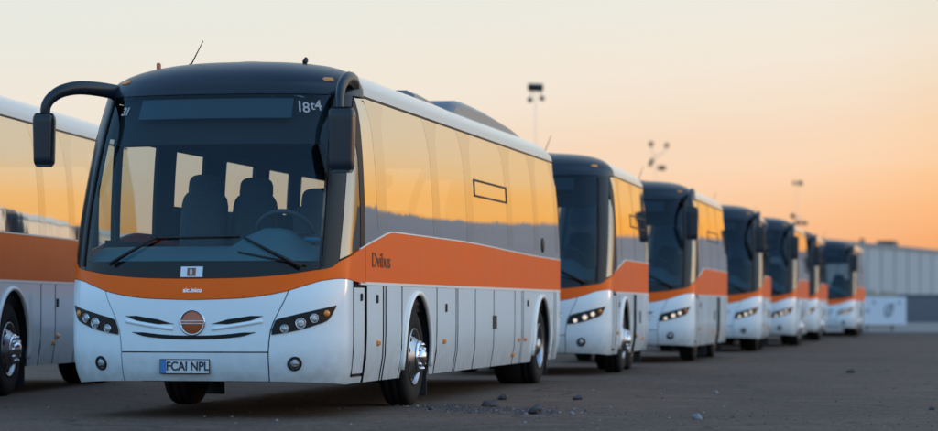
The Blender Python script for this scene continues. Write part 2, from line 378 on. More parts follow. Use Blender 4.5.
def make_wheel(bus, v, side, R_, kind, wide=.29, inset=0):
    """wheel (hub and axle end) > tyre, rim, hub"""
    x = side*(1.285-inset); A = (side, 0, 0); c = (x, v, R_)
    k = MB(); k.lathe([(-.34, .16), (-.10, .16), (-.06, .13), (-.02, .12), (-.02, 0)], c, A, 20, 0); w = k.build('wheel', 'dark_steel', bus)
    t = MB(); r = R_
    t.lathe([(-wide+.02, .29), (-wide+.005, .36), (-wide, .43*r/.5), (-wide+.03, r-.012), (-wide+.06, r), (-.19, r), (-.185, r-.012), (-.175, r-.012), (-.17, r), (-.11, r), (-.105, r-.012), (-.095, r-.012), (-.09, r), (-.045, r), (-.02, r-.014), (.0, r*.88), (.004, .36), (-.012, .30), (-.03, .285)], c, A, 56, 0)
    t.build('tyre', 'tyre', w)
    m = MB()
    if kind == 'front':
        m.lathe([(-.06, .285), (-.008, .295), (.004, .290), (-.002, .278), (-.035, .268), (-.045, .255), (-.010, .205), (.035, .165), (.05, .15), (.05, 0)], c, A, 48, 0)
        for i in range(10):
            a = 2*math.pi*(i+.5)/10; ce = Vector(c) + Vector((side*-.017, math.cos(a)*.228, math.sin(a)*.228)); m.lathe([(.0, .030), (.004, .030), (.004, 0)], ce, Vector((side, math.cos(a)*.45, math.sin(a)*.45)), 14, 1)
        m.build('rim', ['alloy', 'underbody'], w)
        h = MB(); h.lathe([(.045, .165), (.064, .16), (.068, .10), (.062, .09), (.070, .085), (.108, .078), (.112, .05), (.12, .045), (.12, 0)], c, A, 32, 0)
        for i in range(10):
            a = 2*math.pi*i/10; ce = Vector(c) + Vector((side*.06, math.cos(a)*.128, math.sin(a)*.128)); h.lathe([(0, .023), (.022, .022), (.034, .014), (.037, 0)], ce, A, 8, 0)
        h.build('hub', 'chrome', w)
    else:
        m.lathe([(-.06, .285), (-.008, .295), (.004, .290), (-.004, .278), (-.06, .268), (-.13, .25), (-.155, .21), (-.15, .16), (-.12, .14), (-.12, 0)], c, A, 48, 0)
        for i in range(10):
            a = 2*math.pi*(i+.5)/10; ce = Vector(c) + Vector((side*-.152, math.cos(a)*.222, math.sin(a)*.222)); m.lathe([(.0, .026), (.006, .026), (.006, 0)], ce, A, 14, 1)
        m.build('rim', ['alloy', 'underbody'], w)
        h = MB(); h.lathe([(-.12, .13), (-.06, .125), (-.05, .10), (.0, .09), (.01, .06), (.01, 0)], c, A, 28, 0)
        for i in range(10):
            a = 2*math.pi*i/10; ce = Vector(c) + Vector((side*-.145, math.cos(a)*.165, math.sin(a)*.165)); h.lathe([(0, .017), (.04, .015), (.045, 0)], ce, A, 8, 0)
        h.build('hub', 'alloy', w)
    return w

def cushion(mb, c, size, rot=None, nu=18, nv=10, e=.42):
    """soft rounded block"""
    C = Vector(c); rm = rot or Matrix.Identity(3); rows = []; pw = lambda t: math.copysign(abs(t)**e, t)
    for j in range(nv+1):
        t = -math.pi/2 + math.pi*j/nv
        rows.append(mb.add([C + rm @ Vector((size[0]/2*pw(math.cos(t))*pw(math.cos(a)), size[1]/2*pw(math.cos(t))*pw(math.sin(a)), size[2]/2*pw(math.sin(t)))) for a in [2*math.pi*i/nu for i in range(nu)]]))
    for p, q in zip(rows, rows[1:]):
        for i in range(nu): mb.face((p+i, p+(i+1) % nu, q+(i+1) % nu, q+i), 0, True)
def make_seat(bus, u, v, zf, w=.46, top=2.12):
    s = MB(); rot = Matrix.Rotation(R(-12), 3, 'X')
    cushion(s, (u, v-.20, zf+.42), (w, .48, .18)); s.box((u, v-.2, zf+.2), (w*.7, .3, .38), 0)
    h0 = zf+.42; h1 = top-.20; cushion(s, (u, v+.08, (h0+h1)/2), (w, .17, h1-h0+.10), rot)
    o = s.build('seat', 'seat', bus)
    h = MB(); cushion(h, (u, v+.16, top-.14), (w*.74, .15, .30), rot, 18, 10, .55); h.build('headrest', 'seat', o)

def make_bus(name, L, ax1, ax2, panels, cfg):
    """root at the front-centre on the ground, body runs along +y, right side (seen in the photo) is +x"""
    bus = empty(name); sh = Shell(L); near = cfg.get('near', False); dens = 1 if near else .55
    nsF = int(40*dens)+4; END = L + 1.17; RA, ZA = .67, .47
    # ---- dark chassis behind the skin: shows in the shut lines and under the body
    c = MB(); c.box((0, L/2+.15, .62), (1.5, L-1.4, .62), 0); c.box((0, L/2+.3, .98), (2.50, L-1.7, .05), 0)
    for a, b in ((.75, ax1-.72), (ax1+.72, ax2-.72), (ax2+.72, L-.45)):
        if b-a > .2: c.box((0, (a+b)/2, .64), (2.46, b-a, .60), 0)
    patchS(c, sh, -1.0, 1.0, lambda S: skirt_front(S)+.03, 1.34, 20, 5, -.022, .012)
    for s_ in (False, True):
        vs = [v for v in vrange(.9, L+1.1, .25)]
        patchV(c, sh, [v for v in vs if v < ax1-.75], SK+.02, 1.3, 1, -.024, .01, 0, s_)
        patchV(c, sh, [v for v in vs if ax1+.75 < v < ax2-.75], SK+.02, 1.3, 1, -.024, .01, 0, s_)
        patchV(c, sh, [v for v in vs if v > ax2+.75], SK+.02, 1.3, 1, -.024, .01, 0, s_)
    c.build('chassis', 'underbody', bus)
    # ---- wheels, wells and flaps
    for sd in (1, -1):
        make_wheel(bus, ax1, sd, .50, 'front', .29, .15 if cfg.get('skirted_front') else 0); make_wheel(bus, ax2, sd, .50, 'rear', .56, .10 if cfg.get('skirted') else 0)
        for k, av in enumerate((ax1, ax2)):
            w = MB(); n = 18; pr = []
            for i in range(n+1):
                a = math.pi*i/n; pr.append((math.cos(a)*(RA+.02), math.sin(a)*(RA+.02)))
            rows = [[Vector((sd*x, av+p, ZA+q)) for (p, q) in [(RA+.02, -.17)] + pr + [(-RA-.02, -.17)]] for x in (1.285, .70)]
            o = w.add(rows[0]+rows[1]); m_ = len(rows[0])
            for i in range(m_-1): w.face((o+i, o+i+1, o+m_+i+1, o+m_+i), 0, True)
            w.face([o+m_+i for i in range(m_)], 0); w.build('wheel_well', 'underbody', bus)
            f = MB(); f.box((sd*1.10, av+.66, .30 if k == 0 else .32), (.34, .015, .44), 0, None, .004); f.build('mud_flap', 'rubber', bus)
    # ---- lower body
    spl = lambda z: interp(z, [(.34, .290), (.60, .284), (.77, .292), (1.13, .385), (1.25, .41)])
    b = MB(); patchS(b, sh, lambda z: -spl(z)+.003, lambda z: spl(z)-.003, skirt_front, .594, nsF//2, 5, 0, .02)
    b.build('front_bumper', 'white_paint', bus)
    b = MB(); patchS(b, sh, lambda z: -spl(z)+.003, lambda z: spl(z)-.003, .606, lambda S: OB(S)-.006, nsF//2, 8, 0, .02)
    b.build('grille_panel', 'white_paint', bus)
    for s_ in (False, True):
        b = MB(); patchS(b, sh, lambda z: spl(z)+.003, lambda z: sh.Sv(.70, z), skirt_front, lambda S: OB(S)-.006, nsF//2, 14, 0, .02, 0, s_)
        b.build('corner_panel', 'white_paint', bus)
    if near or cfg.get('mid'):
        for lo, hi, za, zb, t1 in ((.048, .256, .856, .926, .044), (-.256, -.048, .926, .856, .044), (-.222, .222, 0, 0, .036)):
            b = MB()
            if za: mid = lambda S, lo=lo, hi=hi, za=za, zb=zb: lerp(za, zb, (S-lo)/(hi-lo))
            else: mid = lambda S: .732 + .045*(abs(S)/.215)**1.7
            wd = lambda S, lo=lo, hi=hi, t1=t1, za=za: t1*.5*max(.12, min(1, min((S-lo), (hi-S))*18))
            patchS(b, sh, lo, hi, lambda S: mid(S)-wd(S), lambda S: mid(S)+wd(S), 26, 2, .004, .012)
            b.build('air_intake', 'underbody', bus)
            if za:   # moulded lip under the intake
                l_ = MB(); l_.tube([spot(sh, lerp(lo, hi, i/14), mid(lerp(lo, hi, i/14))-.045, -.008) for i in range(15)], .022, 0, 8); l_.build('grille_lip', 'white_paint', bus)
    # ---- side hatches
    for s_ in (False, True):
        for (va, vb) in panels:
            ax = ax1 if va < ax1 < vb else ax2 if va < ax2 < vb else None
            b = MB(); g = .022 if near else .016
            if ax and (ax is ax1 or not cfg.get('skirted')):
                if ax is ax1 and cfg.get('skirted_front'): ax = None
            elif ax: ax = None
            if ax:
                an = [ax - RA*math.cos(math.pi*i/22) for i in range(23)]
                vs = [v for v in vrange(va+g, vb-g) if abs(v-ax) > RA+.05]; vs = sorted(vs + an + [ax-RA-.002, ax+RA+.002])
                zl = lambda v: (ZA + math.sqrt(max(0, RA*RA-(v-ax)**2))) if abs(v-ax) <= RA else SK
                patchV(b, sh, vs, zl, ZB-.008, 3, 0, .02, 0, s_, 1)
                a_ = MB(); sg = -1 if s_ else 1
                pts = []
                for i in range(29):
                    t = math.pi*(-.04+1.08*i/28); v = ax+(RA+.012)*math.cos(t); z = ZA+(RA+.012)*math.sin(t); p = spot(sh, sh.Sv(v, z), z, .004); pts.append((sg*p.x, p.y, p.z))
                a_.tube(pts, .026, 0, 8); a_.build('wheel_arch', 'trim', bus)
            elif va < .8: patchV(b, sh, vrange(va+.035, vb-.03, .2), SK+.09, ZB-.035, 4, 0, .02, 0, s_, 1)
            else: patchV(b, sh, vrange(va+g, vb-g, .25 if vb > L-.7 else .6), SK, ZB-.008, 4, 0, .02, 0, s_, 1)
            b.build('service_door' if va < .8 else 'side_panel', ['white_paint', 'underbody'], bus)
        b = MB(); patchV(b, sh, vrange(1.0, END, .3), ZB-.006, ZB+.022, 1, .003, .02, 0, s_); b.build('trim_strip', 'trim', bus)
        b = MB(); patchV(b, sh, vrange(.72, 1.2, .12), SK, SK+.055, 1, -.006, .02, 0, s_); b.build('door_sill', 'white_paint', bus)
    # ---- orange band
    b = MB(); patchS(b, sh, lambda z: -sh.Sv(1.19, z), lambda z: sh.Sv(1.19, z), OB, OT, nsF*2, 6, .003, .03); b.build('orange_band', 'orange_paint', bus)
    for s_ in (False, True):
        b = MB(); patchV(b, sh, vrange(1.205, END, .2), lambda v: ZB+.022, OTv, 6, .003, .03, 0, s_); b.build('orange_band', 'orange_paint', bus)
        b = MB(); patchV(b, sh, vrange(1.0, 2.5, .1)+vrange(2.6, END, .3), lambda v: OTv(max(1.2, v)) if v >= 1.2 else OT(sh.Sv(v, 1.55)), lambda v: (OTv(v) if v >= 1.2 else OT(sh.Sv(v, 1.55)))+.014, 1, .005, .02, 0, s_); b.build('band_edge', 'trim', bus)
    # ---- glazing
    WS, PR = .585, .755
    b = MB(); patchS(b, sh, -WS, WS, lambda S: OT(S)+.004, 1.425, nsF, 3, .001, .02); b.build('wiper_cowl', 'black_gloss', bus)
    b = MB(); patchS(b, sh, -WS, WS, 1.427, 2.985, nsF, 16, 0, 0); b.build('windscreen', 'windscreen_glass' if near else 'tinted_windscreen', bus)
    for s_ in (False, True):
        dw = lambda z: interp(z, [(1.4, .765), (3.0, .80)])
        de = lambda z: max(dw(z)+.01, sh.Sv(1.0, z))
        b = MB(); patchS(b, sh, WS+.004, lambda z: interp(z, [(1.4, .755), (2.4, .775), (3.0, .80)]), lambda S: OT(S)+.002, 2.99, 8, 14, .004, .05, 0, s_); b.build('front_pillar', 'black_gloss', bus)
        b = MB(); patchS(b, sh, lambda z: interp(z, [(1.4, .60), (3.0, .60)]), lambda z: interp(z, [(1.4, .625), (3.0, .625)]), lambda S: OT(S)+.03, 2.95, 2, 14, .016, .02, 0, s_); b.build('pillar_seal', 'black_plastic', bus)
        b = MB(); patchS(b, sh, dw, de, lambda S: OT(S)+.02, 2.62, 8, 10, 0, 0, 0, s_); b.build('driver_window', 'driver_glass', bus)
        b = MB(); patchS(b, sh, lambda z: de(z)+.002, lambda z: sh.Sv(1.185, z), lambda S: OT(S)+.018, 2.985, 3, 12, .004, .03, 0, s_); b.build('door_pillar', 'black_plastic', bus)
        gl = cfg.get('left_glass', 'window_glass') if s_ else 'window_glass'
        b = MB(); patchV(b, sh, [1.2, 1.5, 1.8, 2.1, 2.4] + vrange(2.7, L-.7, .5) + vrange(L-.6, L+.18, .09), lambda v: OTv(v)+.016, 2.985, 10, 0, 0, 0, s_); b.build('side_window', gl, bus)
        for (pa, pb) in (cfg['left_pillars'] if s_ and 'left_pillars' in cfg else cfg['pillars']):
            if s_ and 'left_pillars' in cfg:
                b = MB(); patchV(b, sh, [pa, pb], lambda v: OTv(v), 2.97, 10, -.02, .04, 0, s_); b.build('window_pillar', 'interior', bus)
            else:   # bonded pillar between two panes: fades into a rounded corner at its head
                b = MB(); zz = [lerp(1.755, 2.97, i/16) for i in range(17)]; P = []; N = []
                for e in range(5):
                    rp = []; rn = []
                    for z in zz:
                        fl = .22*max(0, (z-2.55)/.42)**3; lean = .10*((z-1.75)/1.2)**2; v = lerp(pa-fl, pb+fl, e/4) - lean; S = sh.Sv(v, z); n = nrm(sh, S, z); p = Vector(sh.pt(S, z)) + n*.0007
                        if s_: n = Vector((-n.x, n.y, n.z)); p = Vector((-p.x, p.y, p.z))
                        rp.append(p); rn.append(n)
                    P.append(rp); N.append(rn)
                sheet(b, P, N, 0); b.build('window_pillar', 'window_band', bus)
        b = MB(); patchV(b, sh, vrange(1.3, L+.2, .4), 2.985, 3.004, 1, .004, .03, 0, s_); b.build('gutter', 'black_plastic', bus)
        b = MB(); patchV(b, sh, vrange(L+.20, L+.32, .06), 1.68, 3.0, 6, 0, .03, 0, s_); patchV(b, sh, vrange(L+.32, END, .2), 2.8, 3.0, 2, 0, .03, 0, s_); b.build('rear_frame', 'cap_paint', bus)
        b = MB(); patchV(b, sh, vrange(L+.32, END, .2), 1.68, 2.8, 4, 0, 0, 0, s_); b.build('rear_window', 'clear_glass', bus)
        if s_ and 'left_pillars' in cfg:
            b = MB(); patchV(b, sh, vrange(1.25, L-.6, .6), 2.63, 2.97, 4, -.02, .03, 0, s_); b.build('window_header', 'interior', bus)
            b = MB(); patchV(b, sh, vrange(3.35, L-.8, .6), 1.70, 2.06, 2, -.03, .03, 0, s_); b.build('side_lining', 'interior', bus)
        for (ha, hb) in ([] if s_ and 'left_pillars' in cfg else cfg['hoppers']):
            z0, z1 = 2.29, 2.47; b = MB()
            for (p, q, r_, t) in ((ha, hb, z0-.011, z0+.011), (ha, hb, z1-.011, z1+.011), (ha, ha+.05, z0, z1), (hb-.05, hb, z0, z1)): patchV(b, sh, vrange(p, q, .5), r_, t, 1, .007, .012, 0, s_)
            b.build('hopper_frame', 'black_plastic', bus)
    # ---- roof
    zt = 2.99; SCAP = sh.Sv(1.42, 3.0)
    b = MB(); patchS(b, sh, -SCAP, SCAP, 2.99, 3.298, nsF, 10, .004, .03); b.build('roof_cap', 'cap_paint', bus)
    for s_ in (False, True):
        b = MB(); k = SCAP-1; D1 = V1-.62; P = []; N = []
        Ss = [SCAP+.004 + (1+D1-SCAP)*i/8 for i in range(9)] + [1+D1+(v-V1) for v in vrange(V1+.4, L-.8, .6)+vrange(L-.7, END, .12)]
        for S in Ss:
            rp = []; rn = []
            for j in range(11):
                z = lerp(3.004, 3.298, j/10); n = nrm(sh, S, z); p = Vector(sh.pt(S, z)) + n*.004
                if s_: n = Vector((-n.x, n.y, n.z)); p = Vector((-p.x, p.y, p.z))
                rp.append(p); rn.append(n)
            P.append(rp); N.append(rn)
        sheet(b, P, N, .03); b.build('roof_side', 'roof_paint', bus)
    b = MB(); rows = []
    Ss = [i/16 for i in range(1, 17)] + [1+.15*i for i in range(1, 15)] + [1+V1-.62+(v-V1) for v in vrange(V1+.2, L-.6, .6)]
    for S in Ss:
        p = sh.pt(S, 3.29999); nn = 12; rows.append(b.add([(lerp(-p[0], p[0], k/nn), p[1], p[2]-.004 + .05*min(1, p[0]/.44)*(1-(2*k/nn-1)**2)) for k in range(nn+1)]))
    for i, (r0, r1) in enumerate(zip(rows, rows[1:])):
        for k in range(12): b.face((r0+k, r0+k+1, r1+k+1, r1+k), 0 if Ss[i] < 1.25 else 1, True)
    b.build('roof', ['cap_paint', 'roof_paint'], bus)
    # ---- interior
    b = MB(); b.box((0, L/2+.5, 2.94), (2.36, L-2.6, .04), 0); b.box((0, L/2+.2, 1.02), (2.5, L-1.4, .03), 0)
    for sd in (1, -1): b.box((sd*1.255, L/2+.3, 1.34), (.03, L-2.0, .62), 0)
    b.box((0, L-.35, 1.34), (2.3, .04, .62), 0)
    patchS(b, sh, -.60, .60, 2.56, 3.0, 12, 4, -.10, .03); b.build('interior', 'interior', bus)
    d = MB(); P = []; N = []
    for i in range(21):
        S = lerp(-.66, .66, i/20); q0 = spot(sh, S, 1.40, -.05); rp = []
        for (dy, z) in ((0, 1.38), (.10, 1.46), (.28, 1.54), (.50, 1.57), (.66, 1.52), (.70, 1.30), (.70, 1.05)):
            hump = .17*math.exp(-((q0.x-.60)/.26)**4) if z > 1.5 else 0
            rp.append(Vector((q0.x*(1-.05*dy), q0.y+dy, z+hump)))
        P.append(rp); N.append([Vector((0, -.3, .95))]*7)
    sheet(d, P, N, 0); dash = d.build('dashboard', 'dash', bus)
    s = MB(); ce = Vector((.60, 1.02, 1.70)); axv = Vector((0, .75, .66)).normalized(); u_ = Vector((1, 0, 0)); w_ = axv.cross(u_)
    s.tube([ce + (u_*math.cos(a) + w_*math.sin(a))*.265 for a in [2*math.pi*i/28 for i in range(29)]], .024, 0, 8)
    s.tube([ce - u_*.22, ce + u_*.22], .02, 0, 6); s.tube([ce, ce - axv*.5], .035, 0, 8); s.build('steering_wheel', 'wheel_grey', bus)
    make_seat(bus, .66, 1.95, 1.05, .52, 2.16)
    if near:
        make_seat(bus, -.70, 2.6, 1.05, .48, 2.34); make_seat(bus, -.20, 2.7, 1.05, .46, 2.31)
        for sd in (1, -1):
            r_ = MB(); r_.box((sd*1.0, L/2+.9, 2.72), (.40, L-4.6, .20), 0, None, .05); r_.build('luggage_rack', 'interior', bus)
        for v in vrange(4.2, L-1.2, .92):
            for u in (-.92, -.46, .46, .92): make_seat(bus, u, v, 1.03, .43, 2.02)
        c_ = MB(); c_.box((.90, .84, 1.63), (.16, .10, .05), 0, None, .02); c_.build('blue_cloth', 'blue_cloth', bus)
    else:
        for v in vrange(3.6, L-1.2, 1.3):
            for u in (-.7, .7): make_seat(bus, u, v, 1.03, .8, 2.02)
    # ---- destination display, numbers
    b = MB(); patchS(b, sh, -.345, .33, 2.775, 2.965, 16, 3, -.03, .02); b.build('destination_display', 'display', bus)
    # ---- headlights
    up = [(.300, .80), (.322, .892), (.400, .928), (.476, .955), (.60, .990), (.744, 1.024)]; lw = [(.300, .757), (.377, .776), (.47, .806), (.561, .843), (.66, .886), (.744, 1.012)]
    for s_ in (False, True):
        sg = -1 if s_ else 1
        b = MB(); patchS(b, sh, .300, .744, lambda S: interp(S, lw), lambda S: interp(S, up), 22, 5, .008, .02, 0, s_); hl = b.build('headlight', 'lamp_black', bus)
        for (S, z, r, m_) in ((.368, .812, .034, 'reflector'), (.462, .860, .043, 'reflector'), (.552, .906, .037, 'reflector'), (.652, .950, .030, 'amber')):
            n = nrm(sh, S, z); p = spot(sh, S, z, .006); n = Vector((sg*n.x, n.y, n.z)); p = Vector((sg*p.x, p.y, p.z))
            glint_ = m_ == 'reflector' and cfg.get('lens_glint'); q = MB(); disc(q, p, n, r*(.8 if glint_ else 1), .006, 0, 20, .014); q.build('lens', 'glint_lens' if m_ == 'reflector' and cfg.get('lens_glint') else m_, hl)
            if m_ == 'reflector' and (near or cfg.get('mid')):
                q = MB(); q.lathe([(.0, r*1.14), (.012, r*1.12), (.012, r*.98), (.004, r*.98)], p, n, 22, 0); q.build('lens_ring', 'chrome', hl)
        S, z = .43, .495; n = nrm(sh, S, z); p = spot(sh, S, z, .0); n = Vector((sg*n.x, n.y, n.z)); p = Vector((sg*p.x, p.y, p.z))
        q = MB(); q.lathe([(-.004, .068), (.006, .066), (.008, .050), (-.002, .046)], p, n, 24, 0); fg = q.build('fog_lamp', 'black_plastic', bus)
        q = MB(); disc(q, p + n*.0, n, .044, .002, 0, 20, .012); q.build('lens', 'reflector', fg)
        # marker lamps on the cap
        S, z = .575, 3.072; n = nrm(sh, S, z); p = spot(sh, S, z, .004); n = Vector((sg*n.x, n.y, n.z)); p = Vector((sg*p.x, p.y, p.z))
        q = MB(); q.box(p, (.11, .035, .052), 0, n.to_track_quat('-Y', 'Z').to_matrix(), .014); q.build('marker_lamp', 'amber', bus)
    # ---- wipers
    for pts, bl in ((((-.80, 1.39), (-.60, 1.50), (-.36, 1.63)), ((-.42, 1.63), (.40, 1.645))), (((.95, 1.36), (.68, 1.50), (.45, 1.62)), ((.40, 1.50), (1.0, 1.38)))):
        q = MB(); q.tube([spot(sh, sh.Su(u, z), z, .045) for u, z in pts], [.020, .016, .011], 0, 8); wp = q.build('wiper_arm', 'black_plastic', bus)
        q = MB(); (u0, z0), (u1, z1) = bl; q.tube([spot(sh, sh.Su(lerp(u0, u1, i/12), lerp(z0, z1, i/12)), lerp(z0, z1, i/12), .020) for i in range(13)], .010, 0, 6, .8); q.build('wiper_blade', 'rubber', wp)
    # ---- roof pods
    for (pa, pb, hw_, hh, fr_, rr_) in cfg['pods']:
        q = MB(); secs = []; n = 14
        for i in range(n+1):
            t = i/n; v = lerp(pa, pb, t); f = min(1, (v-pa)/fr_) if fr_ else 1; g_ = min(1, (pb-v)/rr_); k_ = (1-(1-f)**2)**.5 if f < 1 else 1; k2 = (1-(1-g_)**2)**.5; h_ = hh*min(k_, k2)
            prof = [(-hw_, 0), (-hw_*.97, h_*.7), (-hw_*.86, h_), (0, h_*1.04), (hw_*.86, h_), (hw_*.97, h_*.7), (hw_, 0)]
            secs.append(q.add([(x, v, 3.27+max(0.005, y)) for x, y in prof]))
        for a, c_ in zip(secs, secs[1:]):
            for k in range(6): q.face((a+k, a+k+1, c_+k+1, c_+k), 0, k not in (0, 5))
        q.face([secs[0]+k for k in range(7)], 0); q.build('roof_pod', 'pod_paint', bus)
    # ---- antenna
    q = MB(); av = cfg.get('ant', (-.55, 1.75)); q.tube([(av[0], av[1], 3.33), (av[0], av[1], 3.37), (av[0]+.012, av[1], 3.375)], [.025, .02, .006], 0, 8); q.tube([(av[0], av[1], 3.36), (av[0]+.11, av[1]+.05, 3.36+cfg.get('antl', .24))], [.007, .004], 0, 6); q.build('antenna', 'black_plastic', bus)
    # ---- mirrors
    for sg in ((1, -1) if cfg.get('mirrors', 'both') == 'both' else (1,) if cfg['mirrors'] == 'right' else ()):
        make_mirror(bus, sg, cfg.get('mlong', False))
    # ---- small side fittings
    for s_ in (False, True):
        sg = -1 if s_ else 1
        for (v, z) in cfg['ambers']:
            p = spot(sh, sh.Sv(v, z), z, .006); q = MB(); q.box((sg*p.x, p.y, p.z), (.03, .085, .055), 0, None, .012); q.build('side_marker', 'amber', bus)
        for (v, z, w_, h_) in cfg['handles']:
            p = spot(sh, sh.Sv(v, z), z, .004); q = MB(); q.box((sg*p.x, p.y, p.z), (.022, w_, h_), 0, None, .006); q.build('hatch_handle', 'black_plastic', bus)
    # ---- badge
    if near or cfg.get('mid'):
        n = nrm(sh, 0, .869); p = spot(sh, 0, .869, .0); q = MB(); q.lathe([(0, .122), (.012, .120), (.016, .108), (.008, .103)], p, n, 40, 0); bd = q.build('badge', 'chrome', bus)
        q = MB(); q.lathe([(.004, .103), (.012, .09), (.014, 0)], p, n, 36, 0); q.build('badge_disc', 'badge_red', bd)
        q = MB(); q.box((0, p.y-.014, .882), (.215, .012, .011), 0, None, .003); q.box((0, p.y-.014, .858), (.225, .012, .013), 0, None, .003); q.build('badge_bar', 'chrome', bd)
    return bus, sh

def make_mirror(bus, sg, long_):
    q = MB()
    if sg > 0:
        path = [(1.14, 1.50, 3.06), (1.20, 1.22, 3.13), (1.22, .90, 3.13), (1.225, .66, 3.05), (1.235, .53, 2.93), (1.25, .48, 2.78)]; head = (1.27, .47, 2.53); size = (.235, .16, .60)
    else:
        path = [(-1.08, 1.15, 3.05), (-1.20, .95, 3.07), (-1.34, .75, 3.07), (-1.46, .62, 3.03), (-1.54, .55, 2.96), (-1.58, .52, 2.88), (-1.585, .52, 2.78)]; head = (-1.59, .50, 2.565); size = (.19, .16, .50)
    fine = []
    pv = [Vector(p) for p in path]
    for i in range(len(pv)-1):
        p0, p1, p2, p3 = pv[max(i-1, 0)], pv[i], pv[i+1], pv[min(i+2, len(pv)-1)]
        for t in (0, .25, .5, .75): fine.append(.5*((2*p1)+(p2-p0)*t+(2*p0-5*p1+4*p2-p3)*t*t+(3*p1-p0-3*p2+p3)*t**3))
    fine.append(pv[-1]); q.tube(fine, [lerp(.074, .045, i/(len(fine)-1)) for i in range(len(fine))], 0, 14, .8); m_ = q.build('mirror_arm', 'cap_paint', bus)
    h = MB(); secs = []; n = 16; NP = 20
    for i in range(n+1):
        t = i/n; z = head[2]+size[2]*(.5-t); e = min(1, min(t, 1-t)*7+.02); k = (1-(1-e)**2)**.5
        w = size[0]*.5*lerp(1.04, .92, t)*(.72+.28*k); dpt = size[1]*.5*(.55+.45*k); r_ = []
        for j in range(NP):
            a = 2*math.pi*j/NP; c_, s_ = math.cos(a), math.sin(a); p_ = .45 if s_ < 0 else .25
            r_.append((head[0]+math.copysign(abs(c_)**.5, c_)*w, head[1]+math.copysign(abs(s_)**p_, s_)*dpt, z))
        secs.append(h.add(r_))
    for a, c in zip(secs, secs[1:]):
        for k in range(NP): h.face((a+k, a+(k+1) % NP, c+(k+1) % NP, c+k), 0, True)
    h.face([secs[0]+k for k in range(NP)], 0); h.face([secs[-1]+k for k in range(NP)][::-1], 0); h.build('mirror_head', 'cap_paint', m_)
    g_ = MB(); g_.box((head[0], head[1]+size[1]*.5+.003, head[2]), (size[0]*.80, .008, size[2]*.80), 0, None, .003); g_.build('mirror_glass', 'chrome', m_)
    return m_
# ------------------------------------------------------------------ ground, hills, kerb
def ground_mat():
    m = bpy.data.materials.new('asphalt'); m.use_nodes = True; t = m.node_tree; n = t.nodes; l = t.links; p = n['Principled BSDF']
    tcn = n.new('ShaderNodeTexCoord')
    def noise(sc, det=8, ro=.6, stretch=None):
        no = n.new('ShaderNodeTexNoise'); no.inputs['Scale'].default_value = sc; no.inputs['Detail'].default_value = det; no.inputs['Roughness'].default_value = ro
        if stretch:
            mpn = n.new('ShaderNodeMapping'); mpn.inputs['Scale'].default_value = stretch; l.new(tcn.outputs['Object'], mpn.inputs[0]); l.new(mpn.outputs[0], no.inputs['Vector'])
        else: l.new(tcn.outputs['Object'], no.inputs['Vector'])
        return no.outputs['Fac']
    def mixc(f, a, b, lo, hi):
        mr_ = n.new('ShaderNodeMapRange'); l.new(f, mr_.inputs[0]); mr_.inputs[1].default_value = lo; mr_.inputs[2].default_value = hi
        x = n.new('ShaderNodeMix'); x.data_type = 'RGBA'; l.new(mr_.outputs[0], x.inputs[0])
        for i, c in ((6, a), (7, b)):
            if isinstance(c, tuple): x.inputs[i].default_value = (*c, 1)
            else: l.new(c, x.inputs[i])
        return x.outputs[2]
    base = mixc(noise(.22, 6, .6, (1, .45, 1)), (.052, .030, .019), (.105, .063, .040), .35, .65)   # worn and dusty areas
    base = mixc(noise(.9, 7, .7), base, (.15, .095, .063), .52, .78)
    base = mixc(noise(2.6, 6, .7, (1, .3, 1)), base, (.026, .020, .017), .57, .76)            # oil and tyre stains
    vo = n.new('ShaderNodeTexVoronoi'); vo.inputs['Scale'].default_value = 48; vo.inputs['Randomness'].default_value = 1; l.new(tcn.outputs['Object'], vo.inputs['Vector'])
    sxx = n.new('ShaderNodeSeparateColor'); l.new(vo.outputs['Color'], sxx.inputs[0])
    base = mixc(sxx.outputs[0], base, (.24, .17, .125), .76, 1.2)
    base = mixc(sxx.outputs[1], base, (.016, .012, .011), .72, 1.2)
    # crazed cracks, broken up by noise
    wv = n.new('ShaderNodeTexNoise'); wv.inputs['Scale'].default_value = .8; wv.inputs['Detail'].default_value = 6; l.new(tcn.outputs['Object'], wv.inputs['Vector'])
    wa = n.new('ShaderNodeVectorMath'); wa.operation = 'MULTIPLY_ADD'; l.new(wv.outputs['Color'], wa.inputs[0]); wa.inputs[1].default_value = (1.6, 1.6, 0); l.new(tcn.outputs['Object'], wa.inputs[2])
    vc = n.new('ShaderNodeTexVoronoi'); vc.feature = 'DISTANCE_TO_EDGE'; vc.inputs['Scale'].default_value = .22; l.new(wa.outputs[0], vc.inputs['Vector'])
    ck = n.new('ShaderNodeMapRange'); l.new(vc.outputs['Distance'], ck.inputs[0]); ck.inputs[1].default_value = .012; ck.inputs[2].default_value = .002
    cm_ = n.new('ShaderNodeMath'); cm_.operation = 'MULTIPLY'; l.new(ck.outputs[0], cm_.inputs[0]); l.new(noise(.5, 3), cm_.inputs[1])
    base = mixc(cm_.outputs[0], base, (.012, .009, .008), .2, .6)
    l.new(base, p.inputs['Base Color']); p.inputs['Roughness'].default_value = .82; p.inputs['Specular IOR Level'].default_value = .35
    b1 = n.new('ShaderNodeBump'); b1.inputs['Strength'].default_value = .45; b1.inputs['Distance'].default_value = .012; l.new(vo.outputs['Distance'], b1.inputs['Height'])
    b2 = n.new('ShaderNodeBump'); b2.inputs['Strength'].default_value = .7; b2.inputs['Distance'].default_value = .08; l.new(noise(1.7, 6, .6), b2.inputs['Height']); l.new(b1.outputs[0], b2.inputs['Normal'])
    l.new(b2.outputs[0], p.inputs['Normal']); M['asphalt'] = m
ground_mat()
mat('concrete', (.20, .175, .16), .85, var=.2, vscale=1.2, bump=.2)
